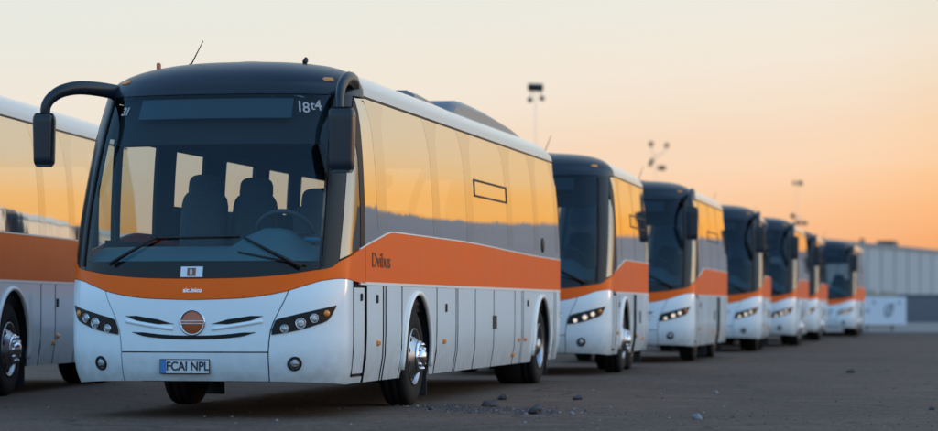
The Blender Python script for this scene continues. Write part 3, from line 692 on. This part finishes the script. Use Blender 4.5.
mat('hill_scrub', (.40, .25, .19), .95, var=.25, vscale=.01)
mat('cladding', (.23, .33, .39), .5, var=.08, vscale=.35)
mat('cladding_joint', (.15, .21, .25), .6)
mat('dark_wall', (.12, .12, .135), .85, var=.25, vscale=.8)
mat('beige', (.36, .30, .23), .8, var=.2, vscale=2)
mat('sign_white', (.60, .62, .66), .45, var=.05, vscale=4)
mat('sign_ink', (.07, .08, .09), .5)
mat('mast_paint', (.70, .63, .55), .5)
mat('flood_body', (.02, .03, .026), .45)
mat('stone', (.06, .055, .055), .9, var=.35, vscale=14, bump=.4)
mat('pale_stone', (.20, .20, .21), .85, var=.25, vscale=14, bump=.3)

g = MB()
xs = [-4000, -900, -200, -60, -20, 0, 20, 60, 200, 900, 4000]; ys = [-600, -60, 0, 10, 20, 30, 45, 70, 110, 200, 500, 1500, 5000]
o = g.add([(x, y, 0) for x in xs for y in ys]); k = len(ys)
for i in range(len(xs)-1):
    for j in range(k-1): g.face((o+i*k+j, o+(i+1)*k+j, o+(i+1)*k+j+1, o+i*k+j+1), 0, False)
tag(g.build('ground', 'asphalt'), kind='structure')

g = MB()   # raised concrete apron with a kerb in front of the warehouse
def slab(mb, pts, z0, z1, mi=0):
    a = mb.add([(x, y, z1) for x, y in pts]); b = mb.add([(x, y, z0) for x, y in pts]); n = len(pts); mb.face([a+i for i in range(n)], mi)
    for i in range(n): mb.face((b+i, b+(i+1) % n, a+(i+1) % n, a+i), mi)
slab(g, [(-60, 99), (90, 91), (130, 300), (-60, 260)], -.05, .10); tag(g.build('pavement', 'concrete'), kind='structure')
g = MB(); slab(g, [(-60, 98.75), (90, 90.75), (90, 90.98), (-60, 98.98)], -.05, .13); tag(g.build('kerb', 'concrete'), kind='structure')

g = MB(); rows = []; NA = 150; DP = [(0, 0), (.25, .45), (.5, .8), (.75, .96), (1, 1), (1.6, .7), (2.4, 0)]
def hill_el(a):
    s = interp(a, [(10, .95), (12, 1.5), (14, 1.75), (16, 2.15), (19, 2.7), (40, 2.75)]) + .22*math.sin(a*.55+1.0) + .13*math.sin(a*1.35+.3) + .04*math.sin(a*2.4)
    return s*min(1, max(0, (a-10.0)/.6))**.7 * (1 if a < 70 else max(.1, 1-(a-70)/25))
for i in range(NA+1):
    a = 10 + 80*i/NA; r_ = []
    for (t, h) in DP:
        d = 1250 + 420*t + 20*math.sin(a*.6+t*3); H = d*0+1670*math.tan(R(hill_el(a)))*h*(1+.04*math.sin(a*1.6+t*3)*(1-h)); r_.append((math.sin(R(a))*d, math.cos(R(a))*d, H - .5))
    rows.append(g.add(r_))
for p, q in zip(rows, rows[1:]):
    for j in range(len(DP)-1): g.face((p+j, q+j, q+j+1, p+j+1), 0, True)
tag(g.build('hills', 'hill_scrub'), kind='structure')

# ------------------------------------------------------------------ coaches
PAN = [(.71, 1.19), (1.25, 1.955), (1.965, 2.06), (2.07, 2.80), (2.80, 4.53), (4.53, 5.58), (5.58, 5.68), (5.68, 6.72), (6.72, 7.90), (7.90, 9.35), (9.35, 9.86), (9.86, 9.98), (9.98, 12.45), (12.45, 12.60), (12.60, 14.47)]
near_cfg = dict(near=True, pillars=[(1.72, 2.15), (4.36, 4.74), (6.22, 6.66), (8.85, 9.25), (10.85, 11.2), (12.6, 12.9)], hoppers=[(6.74, 8.88)], left_pillars=[(1.55, 1.72), (2.85, 3.45), (4.5, 5.3), (6.5, 7.1), (8.1, 8.6), (10.0, 12.9)], pods=[(5.9, 7.4, .80, .17, 0, 1.0), (7.6, 12.6, .88, .25, 1.0, 3.8)],
    ambers=[(1.73, .665), (4.91, .64), (9.62, .60), (10.12, .60), (9.28, .42)], handles=[(1.02, 1.10, .05, .07), (1.68, 1.085, .05, .08), (5.01, 1.0, .06, .09), (10.3, 1.06, .06, .08), (7.85, .83, .06, .16), (8.0, .83, .06, .16)],
    mirrors='both', mlong=True, left_glass='clear_glass')
def wbus(px, Zc, tan, L, ax1, ax2, panels, cfg, label, scale=1, base=None):
    x, y, th = place(px, Zc, tan)
    b, sh = make_bus('coach', L, ax1, ax2, panels, cfg); b.location = (x, y, 0); b.rotation_euler = (0, 0, -th); b.scale = (scale,)*3
    tag(b, label, 'bus', 'white and orange coaches parked in a line'); return b, sh
b1, sh1 = wbus(351, 23.8, .1927, 13.3, 3.56, 11.45, PAN, near_cfg, 'foremost coach of the row, with a number plate and two mirrors on drooping arms')
# writing and stickers of the nearest coach
n = nrm(sh1, -.015, .47); p = spot(sh1, -.015, .473, .012); rx = Matrix.Rotation(0, 3, 'X')
q = MB(); q.box(p, (.47, .014, .135), 0, None, .004); pl = q.build('number_plate', 'black_plastic', b1)
q = MB(); q.box(p + Vector((.028, -.010, 0)), (.400, .008, .118), 0); q.build('plate_face', 'plate_white', pl)
q = MB(); q.box(p + Vector((-.200, -.010, 0)), (.054, .008, .118), 0); q.build('plate_strip', 'plate_blue', pl)
put_text('plate_lettering', 'FCAI NPL', .112, .86, 'ink', pl, p + Vector((.028, -.0155, 0)), (1, 0, 0), (0, -1, 0))
q = MB(); patchS(q, sh1, -.028, .018, 1.278, 1.372, 4, 2, .006, .004); st = q.build('sticker', 'sticker_white', b1)
q = MB(); patchS(q, sh1, -.011, .003, 1.288, 1.36, 2, 2, .009, .003); q.build('sticker_mark', 'sticker_brown', st)
text_on(sh1, 'sticker_lettering', 'B', .06, .7, 'sticker_white', st, -.003, 1.322, .0105)
text_on(sh1, 'front_lettering', 'aic.lnico', .055, 1.0, 'chrome', b1, 0, 1.158, .006)
text_on(sh1, 'route_number', '3I', .125, .9, 'number_white', b1, -.443, 2.835, .006)
for tx, S_, z_, h_ in (('1', .372, 2.858, .175), ('8', .412, 2.848, .165), ('t', .452, 2.872, .15), ('4', .490, 2.872, .165)): text_on(sh1, 'fleet_number', tx, h_, .85, 'number_white', b1, S_, z_, .006, .006)
for sd in (1,):
    S0, z0 = sh1.Sv(1.85, 1.45), 1.45; P0 = spot(sh1, S0, z0, .006); put_text('side_lettering', 'Dvibus', .20, 1.45, 'dark_brown_ink', b1, P0, (0, 1, 0), (1, 0, 0), .004)
p = spot(sh1, -.78, 3.19, .03); q = MB(); q.box(p, (.035, .06, .08), 0, None, .01); q.build('roof_light', 'badge_red', b1)
p = spot(sh1, .60, 3.235, .025); q = MB(); q.box(p, (.04, .10, .06), 0, Matrix.Rotation(.5, 3, 'X'), .015); q.build('roof_fin', 'black_plastic', b1)
q = MB(); pe = spot(sh1, sh1.Sv(11.5, 1.83), 1.83, .004); q.lathe([(0, .10), (.006, .095), (.006, 0)], pe, (1, 0, 0), 20, 0); em = q.build('window_emblem', 'black_plastic', b1)

# the coach beside it, seen only by its flank
PB = [(.71, 1.19), (1.25, 1.955), (1.965, 2.80), (2.80, 4.62), (4.62, 5.25), (5.25, 6.2), (6.2, 7.5), (7.5, 9.3), (9.3, 10.97)]
b0, sh0 = wbus(-75, 26.5, .095, 9.8, 3.45, 8.4, PB, dict(pillars=[(1.8, 2.2), (4.55, 4.85), (5.9, 6.2)], hoppers=[], pods=[], ambers=[(5.35, .62), (5.16, .55)], handles=[(5.33, 1.0, .06, .10)], mirrors='right', skirted=True),
    'white and orange coach cut off by the left edge of the photo', 1.06)

def small(px, Zc, tan, L, label, **k):
    a1 = k.pop('ax1', 2.5); a2 = L - 1.75
    pan = [(.71, 1.10), (1.12, a1-.78), (a1-.78, a1+.80)]; v = a1+.80
    while v < L-2.7: pan.append((v, min(v+.75, L-2.6))); v += .75
    pan += [(v, L-.75), (L-.75, L-.6), (L-.6, L+1.17)]
    cfg = dict(mid=True, pillars=[(1.75, 2.0), (3.6, 3.8), (5.2, 5.4)], hoppers=[(3.2, 5.4)], lens_glint=True, pods=[], ambers=[(1.3, .62), (3.9, .55), (4.9, .5)], handles=[(1.5, 1.05, .05, .09), (4.4, .85, .07, .2)], mirrors='right', skirted=True, ant=(.1, 1.9), antl=.3); cfg.update(k)
    return wbus(px, Zc, tan, L, a1, a2, pan, cfg, label)
small(612.5, 38.6, .175, 6.1, 'second coach of the row, directly behind the foremost one, without drooping mirrors', mirrors='none', ax1=2.3)
small(695.5, 47.3, .188, 7.6, 'third coach of the row, its front wheel covered by the white flank', skirted_front=True)
small(762.5, 58.5, .15, 6.6, 'fourth coach of the row, its short flank pressed between the third and fifth fronts', skirted_front=True)
small(796.5, 66.5, .18, 7.4, 'fifth coach of the row, small in the distance, right of the fourth coach')
small(818.5, 77.0, .18, 7.4, 'sixth coach of the row, its front almost wholly hidden behind the fifth')
small(856.0, 89.0, .20, 7.6, 'last and farthest coach of the row, beside the white sign board', mirrors='right')

# ------------------------------------------------------------------ warehouse and things far behind
def frame_obj(name, p0, p1):
    d = Vector((p1[0]-p0[0], p1[1]-p0[1], 0)); o_ = empty(name, (p0[0], p0[1], .1), math.atan2(d.y, d.x)); return o_, d.length
wh, WL = frame_obj('warehouse', (20.5, 178), (47.5, 244)); WH = 5.75   # local x along the wall, +y behind
q = MB(); q.box((WL/2, 9, WH/2), (WL, 18, WH), 0); w_ = q.build('wall', 'cladding', wh)
q = MB(); n_ = 15
for i in range(n_+1): q.box((WL*i/n_, -.03, WH/2), (.10, .05, WH-.1), 0)
q.box((WL/2, -.02, .35), (WL, .05, .7), 0); q.build('panel_joint', 'cladding_joint', w_)
q = MB(); q.box((WL/2, 9, WH+.13), (WL+.3, 18.3, .26), 0); rf = q.build('roof', 'cladding_joint', wh)
def rooftop(px):
    # distance along the wall whose picture column is px
    k = (px-469)/F; x0, y0, x1, y1 = 20.5, 178, 47.5, 244; t = (k*y0-x0)/((x1-x0)-k*(y1-y0)); return t*WL
q = MB(); a = rooftop(905); q.box((a, 1.5, WH+.5), (1.9, 1.4, .5), 0, None, .06); q.box((a+.8, 1.5, WH+.4), (1.6, 1.1, .3), 0, None, .05); q.build('rooftop_unit', 'flood_body', wh)
q = MB(); q.box((a*.72, .8, WH+.4), (.3, .3, .5), 0); q.build('vent', 'flood_body', wh)
tag(wh, 'long pale blue clad warehouse behind the farthest coach', 'warehouse')

def atpx(px, y): return ((px-469)/F*y)
q = MB(); q.box((0, 0, .84), (9.5, .35, 1.28), 0); q.box((0, 0, 1.50), (9.6, .45, .08), 0); dw_ = q.build('low_wall', 'dark_wall'); dw_.location = (atpx(935, 122)+1.0, 122, .1); tag(dw_, 'low dark grey wall at the right edge, in front of the warehouse', 'wall')
q = MB(); q.box((-.45, 0, .70), (2.2, 1.2, 1.4), 0, None, .05); q.box((-.45, 0, 1.44), (2.3, 1.3, .10), 0, None, .02); q.box((-.7, 0, 1.60), (.9, .8, .26), 0, None, .04); q.box((.3, 0, 1.58), (.5, .7, .22), 0, None, .04)
sk = q.build('crate_stack', 'beige'); sk.location = (atpx(880, 118), 118, .1); tag(sk, 'beige crates stacked behind the white sign board', 'crates')

sb = empty('sign_board', (atpx(881, 103), 103, .1))
SW = 1.98
q = MB(); q.box((0, 0, .78), (SW, .06, 1.10), 0, None, .01); pn = q.build('panel', 'sign_white', sb)
for x in (-.55, .45):
    q = MB(); q.box((x, .06, .62), (.07, .07, 1.24), 0); q.build('post', 'dark_steel', sb)
q = MB(); ce = Vector((.30, -.035, .80)); pts = [ce + Vector((math.cos(a)*.15 + math.sin(a)*.05, 0, math.sin(a)*.24)) for a in [2*math.pi*i/28 for i in range(29)]]; q.tube(pts, .024, 0, 6); q.tube([ce + Vector((-.05, 0, -.16)), ce + Vector((.08, 0, .17))], .026, 0, 6); q.tube([ce + Vector((.10, 0, .15)), ce + Vector((.24, 0, .26))], .02, 0, 6); q.build('emblem', 'sign_ink', pn)
put_text('lettering', 'BUS', .17, 1.0, 'sign_ink', pn, (-.60, -.034, .78), (1, 0, 0), (0, -1, 0))
for x, z in ((-.28, 1.12), (.72, 1.10)):
    q = MB(); q.lathe([(0, .05), (.012, .05), (.012, 0)], (x, -.03, z), (0, -1, 0), 14, 0); q.build('fixing', 'sign_ink', pn)
tag(sb, 'white sign board with a ring emblem on posts beside the farthest coach', 'sign')

def mast(px, y, top_px, label, heads):
    s = y/F; x0 = atpx(px, y); r0 = empty('light_mast', (x0, y, 0)); zt_ = 1+(308-top_px)*s
    q = MB(); q.tube([(0, 0, 0), (0, 0, zt_)], [.015, .011], 0, 8); q.build('pole', 'mast_paint', r0)
    for kind, hx, hy, w, h, rot in heads:
        X, Z = (hx-px)*s, 1+(308-hy)*s
        q = MB(); q.box((X, -.10, Z), (w*s, .25, h*s), 0, Matrix.Rotation(R(rot), 3, 'Y') @ Matrix.Rotation(R(18), 3, 'X'), .04); f = q.build('floodlight', 'flood_body', r0)
        if kind == 'arm':
            zb = zt_ ; q = MB(); q.tube([(0, 0, zb), (X*.55, 0, lerp(zb, Z, .25)), (X*.95, 0, lerp(zb, Z, .65)), (X, -.05, Z)], .022, 0, 6); q.build('arm', 'mast_paint', f)
    tag(r0, label, 'light mast', 'floodlight masts behind the coaches')
mast(535.5, 105, 88, 'nearest floodlight mast, a wide dark lamp over two small ones, above the foremost coach', [('top', 535.5, 87.5, 15.5, 7, 2), ('arm', 530, 100, 5, 4, -25), ('arm', 542, 98.5, 5, 4, 35), ])
mast(655.5, 150, 157, 'floodlight mast with two lamps on curved arms, above the third coach', [('arm', 651, 144, 4.2, 4.6, 15), ('arm', 666.5, 145.3, 4, 4, 15), ('top', 651, 162.5, 3.6, 8, 22), ('top', 661.5, 168, 8, 4, 0)])
mast(797, 185, 183, 'floodlight mast with a small twin lamp, standing alone above the fifth coach', [('top', 794, 183, 3.2, 3, 0), ('top', 800, 183.2, 5, 3.6, 0)])
mast(794, 150, 216, 'lowest floodlight mast, peeping just over the roof of the fifth coach', [('top', 792.5, 216, 4.2, 4, 0), ('arm', 798, 223, 6, 3.2, 0), ('arm', 804.5, 223.3, 5, 3, 0)])

# ------------------------------------------------------------------ loose stones on the asphalt
def stone_mesh(r, seed):
    rn = random.Random(seed); q = MB(); nu, nv = 11, 7; rows = []
    ph = [rn.uniform(0, 6.28) for _ in range(6)]
    for j in range(nv+1):
        t = math.pi*j/nv; ring = []
        for i in range(nu):
            a = 2*math.pi*i/nu; k = 1+.22*math.sin(2*a+ph[0])*math.sin(t)+.16*math.sin(3*t+ph[1]+a)+.12*math.sin(5*a+ph[2])+rn.uniform(-.07, .07)
            ring.append((r*k*math.sin(t)*math.cos(a)*1.25, r*k*math.sin(t)*math.sin(a), r*.72*k*math.cos(t)+r*.45))
        rows.append(q.add(ring))
    for a, b in zip(rows, rows[1:]):
        for i in range(nu): q.face((a+i, a+(i+1) % nu, b+(i+1) % nu, b+i), 0, rn.random() < .5)
    return q
def gpos(px, py): y = F/(py-HZ)*CAMZ; return (atpx(px, y), y, 0)
ST = [(489, 407, .055, 'stone', 'dark lump of stone left of the bigger one in front of the foremost coach'), (537, 414, .075, 'stone', 'largest dark stone on the asphalt, right of centre in the foreground'), (572, 414.5, .026, 'pale_stone', 'small pale stone right of the largest dark stone'),
      (431, 410, .030, 'stone', 'small dark stone at the left end of the gravel line'), (697, 419.5, .045, 'pale_stone', 'pale stone lying alone in the right foreground'), (851, 373, .05, 'stone', 'small dark stone far off on the right of the asphalt'),
      (716, 393.5, .03, 'pale_stone', 'bluish pale pebble behind the lone pale stone in the right foreground'), (503, 400, .05, 'stone', 'flat dark stone behind the gravel line, under the foremost coach'), (578, 400, .045, 'stone', 'flat grey stone in front of the second coach'), (932, 410, .03, 'stone', 'dark stone close to the right edge of the asphalt')]
for i, (px, py, r, m_, lab) in enumerate(ST):
    o_ = stone_mesh(r, i+3).build('stone', m_); x, y, _ = gpos(px, py); o_.location = (x, y, -.004); o_.rotation_euler = (0, 0, i*1.3); tag(o_, lab, 'stone', 'loose stones on the asphalt')
q = MB(); rn = random.Random(5)
def pebble(x, y, r):
    o2 = q.add([(x+r*math.cos(a)*rn.uniform(.6, 1.2), y+r*math.sin(a)*rn.uniform(.6, 1.2), 0) for a in (0, 1.26, 2.5, 3.8, 5.0)] + [(x+rn.uniform(-.3, .3)*r, y, r*rn.uniform(.5, 1.0))])
    mi = 0 if rn.random() < .9 else 1
    for i in range(5): q.face((o2+i, o2+(i+1) % 5, o2+5), mi)
for _ in range(900):
    px = rn.uniform(425, 560) if rn.random() < .75 else rn.gauss(520, 90); py = 408 + (px-430)*.035 + rn.gauss(0, 2.0); x, y, _z = gpos(px, max(395, py)); pebble(x, y, abs(rn.gauss(.007, .007))+.003)
for _ in range(2200):
    y = 20*math.exp(rn.uniform(0, 1.5)); x = rn.uniform(-.2, .2)*y; pebble(x, y, abs(rn.gauss(.006, .006))+.003)
tag(q.build('gravel', ['stone', 'pale_stone']), 'grey loose gravel and grit scattered over the asphalt', 'gravel', kind='stuff')
